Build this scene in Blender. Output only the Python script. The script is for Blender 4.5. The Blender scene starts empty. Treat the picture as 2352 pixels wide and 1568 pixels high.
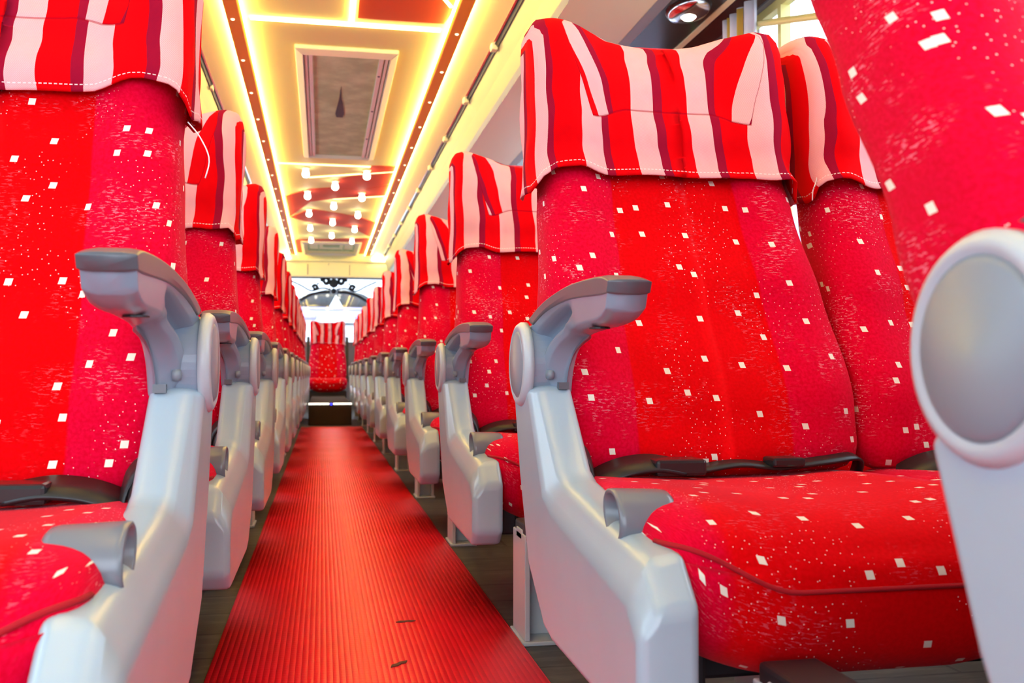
import bpy, bmesh, math, random
from mathutils import Vector, Matrix
random.seed(7)
S = bpy.context.scene
COL = S.collection
R = math.radians

# ------------------------------------------------------------------ camera, world, exposure
cam = bpy.data.cameras.new('camera')
co = bpy.data.objects.new('camera', cam); COL.objects.link(co); S.camera = co
YAW, PITCH = 11.0627, 1.8401
co.location = (0, 0, 0.40)
co.rotation_euler = (R(90 + PITCH), 0, R(-YAW))
cam.sensor_width = 36.0
cam.lens = 2230.0 / 2352.0 * 36.0
cam.clip_start = 0.02
cam.dof.use_dof = True
cam.dof.focus_distance = 1.25
cam.dof.aperture_fstop = 11.0

W = bpy.data.worlds.new('world'); S.world = W; W.use_nodes = True
wn = W.node_tree.nodes; wl = W.node_tree.links
bg = wn['Background']
tc = wn.new('ShaderNodeTexCoord'); sp = wn.new('ShaderNodeSeparateXYZ'); cr = wn.new('ShaderNodeValToRGB')
wl.new(tc.outputs['Generated'], sp.inputs[0]); wl.new(sp.outputs['Z'], cr.inputs[0])
cr.color_ramp.elements[0].position = 0.0; cr.color_ramp.elements[0].color = (0.74, 0.86, 1.0, 1)
cr.color_ramp.elements[1].position = 0.6; cr.color_ramp.elements[1].color = (0.78, 0.89, 1.0, 1)
wl.new(cr.outputs[0], bg.inputs[0]); bg.inputs[1].default_value = 3.4

vs = S.view_settings
S.display_settings.display_device = 'sRGB'
vs.view_transform = 'Standard'; vs.look = 'None'; vs.gamma = 1.0; vs.use_curve_mapping = False
vs.exposure = .88
S.cycles.max_bounces = 10; S.cycles.diffuse_bounces = 3; S.cycles.transparent_max_bounces = 12
S.cycles.sample_clamp_indirect = 6.0

# ------------------------------------------------------------------ node helpers
class NT:
    def __init__(s, name):
        s.m = bpy.data.materials.new(name); s.m.use_nodes = True
        s.t = s.m.node_tree; s.n = s.t.nodes; s.p = s.n['Principled BSDF']
    def put(s, node, k, v):
        i = node.inputs[k]
        if hasattr(v, 'is_output') or isinstance(v, bpy.types.NodeSocket): s.t.links.new(v, i)
        else: i.default_value = v
    def node(s, typ, ins=None, **kw):
        x = s.n.new(typ)
        for k, v in kw.items(): setattr(x, k, v)
        for k, v in (ins or {}).items(): s.put(x, k, v)
        return x
    def math(s, op, a, b=0.0, c=None):
        x = s.node('ShaderNodeMath', {0: a, 1: b}, operation=op)
        if c is not None: s.put(x, 2, c)
        return x.outputs[0]
    def mix(s, f, a, b):
        x = s.n.new('ShaderNodeMix'); x.data_type = 'RGBA'
        s.put(x, 0, f); s.put(x, 6, a); s.put(x, 7, b)
        return x.outputs[2]
    def uv(s, name='UVMap'):
        return s.node('ShaderNodeUVMap', uv_map=name).outputs[0]
    def obj(s): return s.node('ShaderNodeTexCoord').outputs['Object']
    def sep(s, v): return s.node('ShaderNodeSeparateXYZ', {0: v}).outputs
    def comb(s, x=0., y=0., z=0.): return s.node('ShaderNodeCombineXYZ', {0: x, 1: y, 2: z}).outputs[0]
    def noise(s, v, scale, detail=3, rough=.5): return s.node('ShaderNodeTexNoise', {'Vector': v, 'Scale': scale, 'Detail': detail, 'Roughness': rough}).outputs[0]
    def ramp(s, f, a, b):   # smooth 0..1 between a and b
        x = s.node('ShaderNodeMapRange', {0: f, 1: a, 2: b, 3: 0., 4: 1.}, interpolation_type='SMOOTHSTEP')
        return x.outputs[0]
    def bump(s, h, strength=.5, dist=.002, nrm=None):
        ins = {'Height': h, 'Strength': strength, 'Distance': dist}
        if nrm is not None: ins['Normal'] = nrm
        return s.node('ShaderNodeBump', ins).outputs[0]
    def set(s, **kw):
        for k, v in kw.items(): s.put(s.p, k.replace('_', ' '), v)
        return s.m

def c4(r, g, b): return (r, g, b, 1.0)

def plain(name, col, rough=.5, metal=0.0, spec=.5, emis=None, es=0.0, noise=0.0, coat=0.0):
    t = NT(name)
    t.set(Base_Color=c4(*col), Roughness=rough, Metallic=metal)
    t.p.inputs['Specular IOR Level'].default_value = spec
    t.p.inputs['Coat Weight'].default_value = coat
    if noise:
        n = t.noise(t.obj(), 9.0, 4)
        t.put(t.p, 'Base Color', t.mix(t.math('MULTIPLY', t.ramp(n, .35, .7), noise), c4(*col), c4(*[v*.6 for v in col])))
        b = t.noise(t.obj(), 900.0, 2)
        t.put(t.p, 'Normal', t.bump(b, .12, .0006))
    if emis:
        t.put(t.p, 'Emission Color', c4(*emis)); t.put(t.p, 'Emission Strength', es)
    return t.m

# ---- red moquette with white squares, pin dots and worn scratches.  UVMap in metres, zone map x = fraction across
def fabric_material():
    t = NT('red_moquette')
    uv = t.uv(); rnd = t.node('ShaderNodeObjectInfo').outputs['Random']
    off = t.math('MULTIPLY', rnd, 7.3)
    shift = t.node('ShaderNodeVectorMath', {0: uv, 1: t.comb(off, t.math('MULTIPLY', rnd, 3.1), 0.)}, operation='ADD').outputs[0]
    z = t.sep(t.uv('zone')); zx = t.math('ABSOLUTE', z[0])
    # slightly sheared so the squares lean
    sx = t.sep(shift)
    lean = t.comb(t.math('ADD', sx[0], t.math('MULTIPLY', sx[1], .18)), sx[1], 0.)
    def cells(scale, thr, vec):
        v = t.node('ShaderNodeTexVoronoi', {'Vector': vec, 'Scale': scale, 'Randomness': .92}, voronoi_dimensions='2D', distance='CHEBYCHEV', feature='F1')
        return t.math('LESS_THAN', v.outputs['Distance'], thr)
    sq = cells(19.0, .068, lean)
    dots = t.math('MULTIPLY', cells(105.0, .052, shift), t.ramp(t.noise(shift, 9.0, 2), .50, .56))
    # worn cross-hatch
    st = t.comb(t.math('MULTIPLY', sx[0], 1.0), t.math('MULTIPLY', sx[1], 3.6), 0.)
    h1 = t.ramp(t.noise(st, 130.0, 3, .6), .55, .60)
    m1 = t.ramp(t.noise(shift, 16.0, 3, .6), .50, .62)
    wear_zone = t.ramp(zx, .35, .75)
    amt = t.math('MULTIPLY', t.math('MULTIPLY', h1, m1), t.math('ADD', t.math('MULTIPLY', wear_zone, .62), .22))
    fine = t.noise(shift, 260.0, 3)
    centre = t.mix(t.ramp(fine, .3, .7), c4(.66, .0, .001), c4(.74, .0, .003))
    side = t.mix(t.ramp(fine, .3, .7), c4(.62, .0, .018), c4(.72, .001, .034))
    base = t.mix(t.ramp(zx, .49, .51), centre, side)
    base = t.mix(amt, base, c4(.78, .16, .22))
    base = t.mix(dots, base, c4(.9, .55, .5))
    base = t.mix(sq, base, c4(.88, .82, .68))
    t.set(Base_Color=base, Roughness=.85)
    t.p.inputs['Sheen Weight'].default_value = .12
    t.p.inputs['Sheen Roughness'].default_value = .4
    t.put(t.p, 'Sheen Tint', c4(1, .35, .45))
    t.p.inputs['Specular IOR Level'].default_value = .04
    t.put(t.p, 'Normal', t.bump(t.noise(shift, 500.0, 2), .12, .0006))
    return t.m

# ---- striped headrest cloth; UVMap: x metres across, y metres up from the hem; zone: x fraction, y 1 inside the crown piece
def cover_material():
    t = NT('striped_cotton')
    uv = t.sep(t.uv()); z = t.sep(t.uv('zone'))
    rnd = t.node('ShaderNodeObjectInfo').outputs['Random']
    x, y = uv[0], uv[1]
    xf = z[0]; ax = t.math('ABSOLUTE', xf)
    # crown seam: high at the sides, dropping to two points, gentle in between
    seam = t.math('ADD', .098, t.math('MULTIPLY', t.math('MAXIMUM', t.math('SUBTRACT', ax, .62), 0.), .62))
    seam = t.math('SUBTRACT', seam, t.math('MULTIPLY', t.ramp(ax, .30, .62), .018))
    dsm = t.math('SUBTRACT', y, seam)
    crown = t.math('GREATER_THAN', dsm, 0.)
    wob = t.math('MULTIPLY', t.math('SUBTRACT', t.noise(t.comb(t.math('MULTIPLY', x, .3), y, rnd), 13.0, 1), .5), .022)
    skew = t.math('MULTIPLY', t.math('MULTIPLY', t.math('SIGN', xf), t.ramp(ax, .3, .62)), t.math('ADD', t.math('MULTIPLY', t.math('SUBTRACT', y, .08), -.42), .03))
    xs = t.math('ADD', t.math('ADD', x, wob), t.math('MULTIPLY', crown, skew))
    xs = t.math('ADD', xs, t.math('ADD', t.math('MULTIPLY', rnd, 3.0), 40.0))
    f = t.math('FRACT', t.math('DIVIDE', xs, .079))
    pink = t.math('LESS_THAN', f, .40)
    dark = t.math('MULTIPLY', t.math('GREATER_THAN', f, .40), t.math('LESS_THAN', f, .56))
    tw = t.math('SINE', t.math('MULTIPLY', t.math('ADD', x, t.math('MULTIPLY', y, .8)), 3400.0))
    pk = t.mix(t.math('MULTIPLY', t.ramp(tw, -.2, .7), .55), c4(.90, .46, .47), c4(.78, .20, .22))
    mott = t.ramp(t.noise(t.comb(x, y, 0.), 60.0, 4), .4, .7)
    pk = t.mix(t.math('MULTIPLY', mott, .25), pk, c4(.85, .36, .34))
    base = t.mix(pink, c4(.74, .0, .003), pk)
    base = t.mix(dark, base, c4(.30, .004, .026))
    # stitching: dashed line near hem and beside the crown seam
    dash = t.math('LESS_THAN', t.math('FRACT', t.math('MULTIPLY', x, 190.)), .62)
    hem = t.math('LESS_THAN', t.math('ABSOLUTE', t.math('SUBTRACT', y, .0085)), .0007)
    base = t.mix(t.math('MULTIPLY', t.math('MULTIPLY', hem, dash), .8), base, c4(.9, .72, .7))
    sm = t.math('LESS_THAN', t.math('ABSOLUTE', dsm), .0014)
    base = t.mix(t.math('MULTIPLY', sm, .6), base, c4(.30, .0, .01))
    t.set(Base_Color=base, Roughness=.9)
    t.p.inputs['Specular IOR Level'].default_value = .05
    crease = t.ramp(t.math('ABSOLUTE', dsm), 0., .004)
    wr = t.noise(t.comb(t.math('MULTIPLY', x, 1.0), t.math('MULTIPLY', y, .5), rnd), 26.0, 2)
    h = t.math('ADD', t.math('MULTIPLY', crease, .25), wr)
    n1 = t.bump(h, .6, .006)
    t.put(t.p, 'Normal', t.bump(tw, .12, .0004, n1))
    return t.m

def carpet_material():
    t = NT('ribbed_red_matting')
    o = t.sep(t.obj())
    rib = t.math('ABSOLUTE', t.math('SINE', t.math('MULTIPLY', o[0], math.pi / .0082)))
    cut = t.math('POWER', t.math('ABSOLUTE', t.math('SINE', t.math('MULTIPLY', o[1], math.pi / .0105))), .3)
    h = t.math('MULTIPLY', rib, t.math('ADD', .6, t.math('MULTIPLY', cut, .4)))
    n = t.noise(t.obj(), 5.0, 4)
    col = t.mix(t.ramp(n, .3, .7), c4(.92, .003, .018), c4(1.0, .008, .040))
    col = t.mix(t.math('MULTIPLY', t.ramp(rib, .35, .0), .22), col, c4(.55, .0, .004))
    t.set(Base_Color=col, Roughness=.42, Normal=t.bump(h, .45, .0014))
    t.p.inputs['Specular IOR Level'].default_value = .35
    return t.m

def floor_material():
    t = NT('dark_wood_vinyl')
    o = t.obj()
    br = t.node('ShaderNodeTexBrick', {'Vector': o, 'Scale': 1.0, 'Color1': c4(.040, .036, .032), 'Color2': c4(.070, .060, .050), 'Mortar': c4(.012, .011, .010), 'Mortar Size': .003, 'Brick Width': .42, 'Row Height': .13})
    s = t.sep(o)
    g = t.noise(t.comb(t.math('MULTIPLY', s[0], .25), s[1], 0.), 45.0, 5, .65)
    col = t.mix(t.math('MULTIPLY', t.ramp(g, .45, .72), .55), br.outputs[0], c4(.13, .115, .10))
    t.set(Base_Color=col, Roughness=.5)
    t.p.inputs['Specular IOR Level'].default_value = .3
    return t.m

def hatch_material():
    t = NT('mottled_grey_hatch')
    o = t.obj()
    n = t.noise(o, 7.0, 6, .6)
    col = t.mix(t.ramp(n, .35, .7), c4(.50, .66, .36), c4(.70, .88, .52))
    t.set(Base_Color=col, Roughness=.9); t.p.inputs['Specular IOR Level'].default_value = .1; return t.m

def glass_material():
    m = bpy.data.materials.new('window_glass'); m.use_nodes = True
    n = m.node_tree.nodes; l = m.node_tree.links; n.remove(n['Principled BSDF'])
    a = n.new('ShaderNodeBsdfTransparent'); a.inputs[0].default_value = (.96, .98, 1, 1)
    b = n.new('ShaderNodeBsdfGlossy'); b.inputs['Roughness'].default_value = .02
    mx = n.new('ShaderNodeMixShader'); mx.inputs[0].default_value = .05; l.new(a.outputs[0], mx.inputs[1]); l.new(b.outputs[0], mx.inputs[2])
    l.new(mx.outputs[0], n['Material Output'].inputs[0]); return m

M = dict(
    fabric=fabric_material(), cover=cover_material(), carpet=carpet_material(), floor=floor_material(), hatch=hatch_material(), glass=glass_material(),
    shell=plain('light_grey_plastic', (.38, .49, .57), .25, noise=.10),
    arm=plain('mid_grey_plastic', (.26, .32, .40), .27, noise=.10),
    pad=plain('dark_grey_rubber', (.12, .13, .15), .32, noise=.15),
    cap=plain('grey_pivot_plastic', (.23, .27, .31), .36, noise=.08),
    rim=plain('pale_pivot_ring', (.46, .52, .56), .33),
    lever=plain('grey_lever_plastic', (.17, .19, .22), .26),
    dark=plain('black_steel', (.015, .015, .018), .45),
    belt=plain('black_webbing', (.014, .016, .018), .42, noise=.2),
    buckle=plain('black_buckle_plastic', (.018, .022, .024), .22),
    leg=plain('painted_grey_steel', (.52, .55, .58), .35),
    thread=plain('white_thread', (.85, .80, .80), .8),
    ceil=plain('cream_ceiling_laminate', (.95, .90, .38), .6, spec=.25),
    ceilred=plain('terracotta_ceiling_laminate', (.85, .12, .03), .6, spec=.2),
    ceilrose=plain('rose_brown_ceiling_laminate', (.70, .075, .035), .65, spec=.15),
    orange=plain('orange_trim_laminate', (1.0, .40, .04), .5, spec=.2),
    cove=plain('pale_cove_laminate', (.95, .88, .50), .40),
    cream=plain('cream_plastic', (.95, .94, .55), .40),
    white=plain('ivory_plastic', (.92, .90, .72), .40),
    rack=plain('greige_rack_profile', (.30, .30, .28), .40),
    chrome=plain('bright_chrome', (.75, .75, .78), .15, metal=1.0),
    brown=plain('dark_red_brown_pillar_cloth', (.075, .022, .014), .75, noise=.3),
    smoke=plain('dark_service_panel', (.045, .045, .036), .25),
    wall=plain('grey_wall_carpet', (.22, .20, .20), .85, noise=.3),
    curtain=plain('white_curtain_cloth', (.75, .72, .78), .85),
    ochre=plain('ochre_curtain_band', (.62, .36, .05), .85),
    led=plain('warm_led', (1, .9, .6), .5, emis=(1.0, .74, .17), es=17.0),
    leddim=plain('dim_warm_led', (1, .9, .6), .5, emis=(1.0, .70, .25), es=2.2),
    ledw=plain('warm_lamp_glass', (1, .95, .8), .4, emis=(1.0, .93, .70), es=7.0),
    stud=plain('lit_stud', (1, .9, .7), .4, emis=(1.0, .85, .55), es=1.6),
    blue=plain('blue_indicator', (.0, .0, .6), .4, emis=(.02, .03, 1.0), es=2.5),
    green=plain('green_indicator', (.0, .6, .2), .4, emis=(.0, .8, .25), es=1.0),
    redp=plain('red_plastic', (.7, .01, .01), .4),
    nose=plain('lit_step_nosing', (.8, .8, .8), .3, emis=(1, .95, .8), es=1.2),
    steel=plain('brushed_step_nosing', (.72, .72, .74), .25, metal=.8),
    step=plain('brown_step_vinyl', (.060, .040, .028), .9, spec=.1, noise=.25),
    black=plain('black_print', (.02, .02, .024), .5),
    vanw=plain('white_coach_paint', (.80, .84, .86), .2),
    vand=plain('dark_windscreen', (.02, .025, .03), .1),
    lilac=plain('lilac_coach_paint', (.38, .34, .62), .25),
    bluep=plain('blue_stripe_paint', (.01, .02, .45), .3),
    greenp=plain('pale_green_stripe_paint', (.35, .72, .35), .3),
    asphalt=plain('pale_asphalt', (.42, .42, .42), .9, noise=.3),
    leaf=plain('dry_brown_scrap', (.12, .03, .02), .8),
    yellow=plain('pale_yellow_frame', (.80, .70, .25), .45),
)

# ------------------------------------------------------------------ mesh helpers
class MB:
    def __init__(s): s.v = []; s.f = []; s.uv = None
    def add(s, vs, fs):
        b = len(s.v); s.v += [tuple(p) for p in vs]; s.f += [tuple(i + b for i in f) for f in fs]; return s
    def box(s, x0, x1, y0, y1, z0, z1):
        P = [(x, y, z) for z in (z0, z1) for y in (y0, y1) for x in (x0, x1)]
        return s.add(P, [(0, 2, 3, 1), (4, 5, 7, 6), (0, 1, 5, 4), (2, 6, 7, 3), (0, 4, 6, 2), (1, 3, 7, 5)])
    def prism(s, a, b):        # two matching polygons joined
        n = len(a)
        fs = [tuple(range(n))[::-1], tuple(range(n, 2 * n))] + [(i, (i + 1) % n, n + (i + 1) % n, n + i) for i in range(n)]
        return s.add(list(a) + list(b), fs)
    def tube(s, pts, r, n=8, flat=1.0):
        pts = [Vector(p) for p in pts]; vs = []; fs = []
        for i, p in enumerate(pts):
            d = (pts[min(i + 1, len(pts) - 1)] - pts[max(i - 1, 0)]).normalized()
            up = Vector((0, 0, 1)) if abs(d.z) < .9 else Vector((0, 1, 0))
            a = d.cross(up).normalized(); b = a.cross(d)
            rr = r[i] if isinstance(r, (list, tuple)) else r
            for k in range(n):
                t = 2 * math.pi * k / n
                vs.append(p + a * math.cos(t) * rr + b * math.sin(t) * rr * flat)
        m = len(pts)
        for i in range(m - 1):
            for k in range(n):
                fs.append((i * n + k, i * n + (k + 1) % n, (i + 1) * n + (k + 1) % n, (i + 1) * n + k))
        fs += [tuple(range(n))[::-1], tuple((m - 1) * n + k for k in range(n))]
        return s.add(vs, fs)
    def strip(s, pts, w, th, wdir):   # flat band along pts, width along wdir, thickness th
        wd = Vector(wdir).normalized(); pts = [Vector(p) for p in pts]; vs = []; fs = []
        for i, p in enumerate(pts):
            d = (pts[min(i + 1, len(pts) - 1)] - pts[max(i - 1, 0)]).normalized()
            nn = d.cross(wd).normalized()
            ww = w[i] if isinstance(w, (list, tuple)) else w
            vs += [p - wd * ww / 2 - nn * th / 2, p + wd * ww / 2 - nn * th / 2, p + wd * ww / 2 + nn * th / 2, p - wd * ww / 2 + nn * th / 2]
        for i in range(len(pts) - 1):
            for k in range(4): fs.append((4 * i + k, 4 * i + (k + 1) % 4, 4 * i + 4 + (k + 1) % 4, 4 * i + 4 + k))
        L = 4 * (len(pts) - 1); fs += [(3, 2, 1, 0), (L, L + 1, L + 2, L + 3)]
        return s.add(vs, fs)
    def lathe(s, prof, axis='z', c=(0, 0, 0), n=32, sq=1.0):   # prof: (radius, height)
        vs = []; fs = []
        for r, h in prof:
            for k in range(n):
                t = 2 * math.pi * k / n; a, b = r * math.cos(t), r * math.sin(t) * sq
                p = {'z': (a, b, h), 'x': (h, a, b), 'y': (b, h, a)}[axis]
                vs.append((p[0] + c[0], p[1] + c[1], p[2] + c[2]))
        for i in range(len(prof) - 1):
            for k in range(n): fs.append((i * n + k, i * n + (k + 1) % n, (i + 1) * n + (k + 1) % n, (i + 1) * n + k))
        fs += [tuple(range(n))[::-1], tuple((len(prof) - 1) * n + k for k in range(n))]
        return s.add(vs, fs)
    def mesh(s, name, mat, mirror=False, smooth=False):
        me = bpy.data.meshes.new(name)
        V = [(-x, y, z) for x, y, z in s.v] if mirror else s.v
        me.from_pydata(V, [], s.f)
        bm = bmesh.new(); bm.from_mesh(me); bmesh.ops.recalc_face_normals(bm, faces=bm.faces); bm.to_mesh(me); bm.free()
        if smooth:
            for p in me.polygons: p.use_smooth = True
        me.materials.append(mat); return me
    def build(s, name, mat, parent=None, mirror=False, smooth=False, bevel=0.0, seg=2, loc=None):
        o = bpy.data.objects.new(name, s.mesh(name, mat, mirror, smooth)); COL.objects.link(o)
        if parent: o.parent = parent
        if loc: o.location = loc
        if bevel:
            b = o.modifiers.new('bevel', 'BEVEL'); b.width = bevel; b.segments = seg; b.limit_method = 'ANGLE'; b.angle_limit = R(28)
            if smooth or bevel > .004:
                for p in o.data.polygons: p.use_smooth = True
                w = o.modifiers.new('wn', 'WEIGHTED_NORMAL'); w.keep_sharp = True
        return o

def grid_obj(name, mat, rings, uv, zone, parent=None, mirror=False, close=True, cap=True):
    """rings: list of rings of points; uv/zone: matching lists"""
    n = len(rings[0]); m = len(rings); V = [p for r in rings for p in r]
    if mirror: V = [(-x, y, z) for x, y, z in V]
    F = []; UV = []; ZN = []
    for i in range(m - 1):
        for k in range(n if close else n - 1):
            k2 = (k + 1) % n
            q = [(i, k), (i, k2), (i + 1, k2), (i + 1, k)]
            F.append([a * n + b for a, b in q])
            def w(a, b, last):
                u = uv[a][b if not (last and b == 0) else n]; return u
            last = (k2 == 0)
            UV.append([w(a, b, last) for a, b in q]); ZN.append([zone[a][b] for a, b in q])
    if cap:
        for i in (0, m - 1):
            F.append([i * n + k for k in range(n)]); UV.append([uv[i][k] for k in range(n)]); ZN.append([zone[i][k] for k in range(n)])
    me = bpy.data.meshes.new(name); me.from_pydata(V, [], F)
    u1 = me.uv_layers.new(name='UVMap'); u2 = me.uv_layers.new(name='zone')
    for p, a, b in zip(me.polygons, UV, ZN):
        p.use_smooth = True
        for li, x, y in zip(p.loop_indices, a, b):
            u1.data[li].uv = x; u2.data[li].uv = y
    bm = bmesh.new(); bm.from_mesh(me); bmesh.ops.recalc_face_normals(bm, faces=bm.faces); bm.to_mesh(me); bm.free()
    me.materials.append(mat)
    o = bpy.data.objects.new(name, me); COL.objects.link(o)
    if parent: o.parent = parent
    return o

def empty(name, loc=(0, 0, 0)):
    o = bpy.data.objects.new(name, None); COL.objects.link(o); o.location = loc; o.empty_display_size = .1; return o
def tag(o, label=None, cat=None, group=None, kind=None):
    if label: o['label'] = label
    if cat: o['category'] = cat
    if group: o['group'] = group
    if kind: o['kind'] = kind
    return o
def copy_tree(o, parent=None):
    c = o.copy(); COL.objects.link(c); c.parent = parent
    for ch in list(o.children): copy_tree(ch, c)
    return c
def struct(mb, name, mat, **kw):
    return tag(mb.build(name, mat, **kw), kind='structure')
def lerp(a, b, t): return a + (b - a) * t
def interp(tab, t):
    for (a, x), (b, y) in zip(tab, tab[1:]):
        if t <= b:
            k = max(0., (t - a) / (b - a)); k = k * k * (3 - 2 * k) * .5 + k * .5
            if isinstance(x, tuple): return tuple(lerp(p, q, k) for p, q in zip(x, y))
            return lerp(x, y, k)
    return tab[-1][1]
def sstep(x, a, b):
    t = min(1., max(0., (x - a) / (b - a))); return t * t * (3 - 2 * t)
def spline(pts, n):
    out = []; m = len(pts) - 1
    for i in range(n + 1):
        u = i / n * m; k = min(int(u), m - 1); t = u - k
        p0, p1, p2, p3 = pts[max(k - 1, 0)], pts[k], pts[k + 1], pts[min(k + 2, m)]
        out.append(tuple(.5 * ((2 * b) + (-a + c) * t + (2 * a - 5 * b + 4 * c - d) * t * t + (-a + 3 * b - 3 * c + d) * t ** 3) for a, b, c, d in zip(p0, p1, p2, p3)))
    return out

# ------------------------------------------------------------------ the setting
XC = .08                 # centre of the coach
WR, WL = 1.22, -1.06     # side wall inner faces
Y0, Y1 = -1.3, 10.9
struct(MB().box(WL - .05, WR + .05, Y0, Y1 + .1, -.06, 0), 'floor', M['floor'])
# aisle matting: gently waved sheet with thickness
cm = MB(); N = 220; xs = (-.146, .289)
def cz(y): return .0045 + .0018 * math.sin(y * 7.3) * sstep(y, 1.2, 3.2) + .001 * math.sin(y * 17 + 1) * sstep(y, 2, 4)
ring = []
for i in range(N + 1):
    y = lerp(-.6, 7.27, i / N); z = cz(y)
    ring.append([(xs[0], y, 0.0), (xs[0], y, z), (xs[1], y, z), (xs[1], y, 0.0)])
vs_ = [p for r in ring for p in r]; fs_ = []
for i in range(N):
    for k in range(3): fs_.append((4 * i + k, 4 * i + k + 1, 4 * i + 5 + k, 4 * i + 4 + k))
fs_ += [(0, 1, 2, 3), (4 * N, 4 * N + 1, 4 * N + 2, 4 * N + 3)]
cm.add(vs_, fs_)
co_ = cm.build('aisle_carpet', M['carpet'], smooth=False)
for p in co_.data.polygons: p.use_smooth = abs(p.normal.z) > .9
tag(co_, 'long ribbed red runner mat laid down the middle of the aisle', 'carpet')

# side walls with window openings
def side_wall(name, X, sgn, wins, z0, z1):
    mb = MB(); xo = X + .06 * sgn; a, b = min(X, xo), max(X, xo)
    mb.box(a, b, Y0, Y1, 0, z0); mb.box(a, b, Y0, Y1, z1, 1.72)
    ys = [Y0] + [v for w in wins for v in w] + [Y1]
    for p, q in zip(ys[::2], ys[1::2]):
        if q - p > .01: mb.box(a, b, p, q, z0, z1)
    return struct(mb, name, M['wall'])
WINR = [(-1.15, 2.68), (3.35, 5.1), (5.4, 7.1), (7.4, 8.9), (9.2, 10.6)]
WINL = [(-1.15, 1.0), (1.3, 3.1), (3.4, 5.1), (5.4, 7.1), (7.4, 8.9), (9.2, 10.6)]
side_wall('wall_right', WR, 1, WINR, .72, 1.44)
side_wall('wall_left', WL, -1, WINL, .72, 1.44)
wi = 1
for X, sgn, wins in ((WR, 1, WINR), (WL, -1, WINL)):
    for a, b in wins:
        x = X + .03 * sgn
        g = struct(MB().box(x - .002, x + .002, a, b, .72, 1.44), 'window_%d' % wi, M['glass'])
        fr = MB()
        fr.box(x - .012, x + .012, a, b, .72, .745).box(x - .012, x + .012, a, b, 1.415, 1.44).box(x - .012, x + .012, a, a + .02, .745, 1.415).box(x - .012, x + .012, b - .02, b, .745, 1.415)
        f = fr.build('window_frame', M['yellow'] if (sgn > 0 and a < 0) else M['black'], g)
        if sgn > 0 and a < 0:
            MB().box(x - .015, x + .015, 2.455, 2.475, .745, 1.415).build('mullion', M['yellow'], g)
        wi += 1
struct(MB().box(WL, WR, Y0 - .06, Y0, 0, .25).box(WL, WR, Y0 - .06, Y0, 1.5, 1.72), 'wall_front_added', M['wall'])  # unseen low front wall, added to hold back light entering from the front
# brown cloth lined pillar behind the first right window
struct(MB().box(WR - .012, WR, 2.68, 3.35, .70, 1.45), 'trim_1', M['brown'], bevel=.003)
# ceiling
struct(MB().box(WL - .05, WR + .05, Y0, Y1 + .1, 1.72, 1.76), 'ceiling', M['white'])
panel = struct(MB().box(XC - .40, XC + .40, Y0, 10.35, 1.65, 1.66), 'trim_2', M['ceil'])
# laid-in coloured sheets of the ceiling
def inlay(poly, mat, label, grp):
    mb = MB().prism([(x, y, 1.6495) for x, y in poly], [(x, y, 1.6465) for x, y in poly])
    return tag(mb.build('ceiling_inlay', mat), label, 'ceiling panel', grp)
inlay([(.115, 2.3), (.435, 2.1), (.435, 3.30), (.42, 3.42), (.115, 3.42)], M['ceilred'], 'terracotta red ceiling sheet, nearest one at the top edge right of the spine', None)
inlay([(.43, 5.87), (.29, 5.88), (.262, 6.08), (.10, 6.32), (.10, 6.60), (.262, 6.66), (.43, 6.42)], M['ceilrose'], 'rose red ceiling sheet at the right, just behind the large roof hatch', None)
inlay([(.10, 6.32), (.055, 6.63), (-.09, 6.70), (-.262, 7.00), (-.262, 7.94), (-.09, 7.20), (.06, 7.06), (.43, 6.85), (.43, 6.45), (.262, 6.665), (.10, 6.605)], M['ceilrose'], 'rose red ceiling sheet zigzagging from the right edge to the left edge', None)
inlay([(-.262, 7.96), (-.09, 7.52), (.25, 7.80), (.43, 8.10), (.43, 9.0), (.25, 8.45), (-.09, 8.22)], M['ceilrose'], 'rose red ceiling sheet crossing behind the middle rows of lamps', None)
inlay([(-.262, 9.30), (.28, 9.12), (.43, 9.06), (.43, 10.3), (-.262, 10.3)], M['ceilrose'], 'rose red ceiling sheet around the far roof hatch', None)
# light seams
def seam(pts, w, label, mat='led'):
    mb = MB(); p, q = Vector(pts[0]), Vector(pts[1]); d = (q - p).normalized(); n = Vector((-d.y, d.x)) * w / 2
    poly = [p - n, q - n, q + n, p + n]
    mb.prism([(v.x, v.y, 1.6492) for v in poly], [(v.x, v.y, 1.6425) for v in poly])
    return tag(mb.build('light_seam', M[mat]), label, 'light strip')
seam([(-.255, 3.485), (.415, 3.485)], .022, 'glowing cross seam of the ceiling in front of the large hatch')
seam([(.095, 2.0), (.095, 3.46)], .016, 'glowing lengthwise spine seam between beige and terracotta ceiling sheets')
seam([(.112, 2.59), (.425, 3.25)], .010, 'thin glowing diagonal seam across the terracotta ceiling sheet')
seam([(-.262, 5.90), (.28, 5.90)], .010, 'thin glowing cross seam behind the large roof hatch', 'leddim')
seam([(-.09, 6.30), (.43, 6.02)], .005, 'fine glowing diagonal seam by the first ceiling lamps', 'leddim')
seam([(.07, 7.06), (.43, 6.87)], .005, 'fine glowing seam on the right edge of the zigzag sheet', 'leddim')
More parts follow.
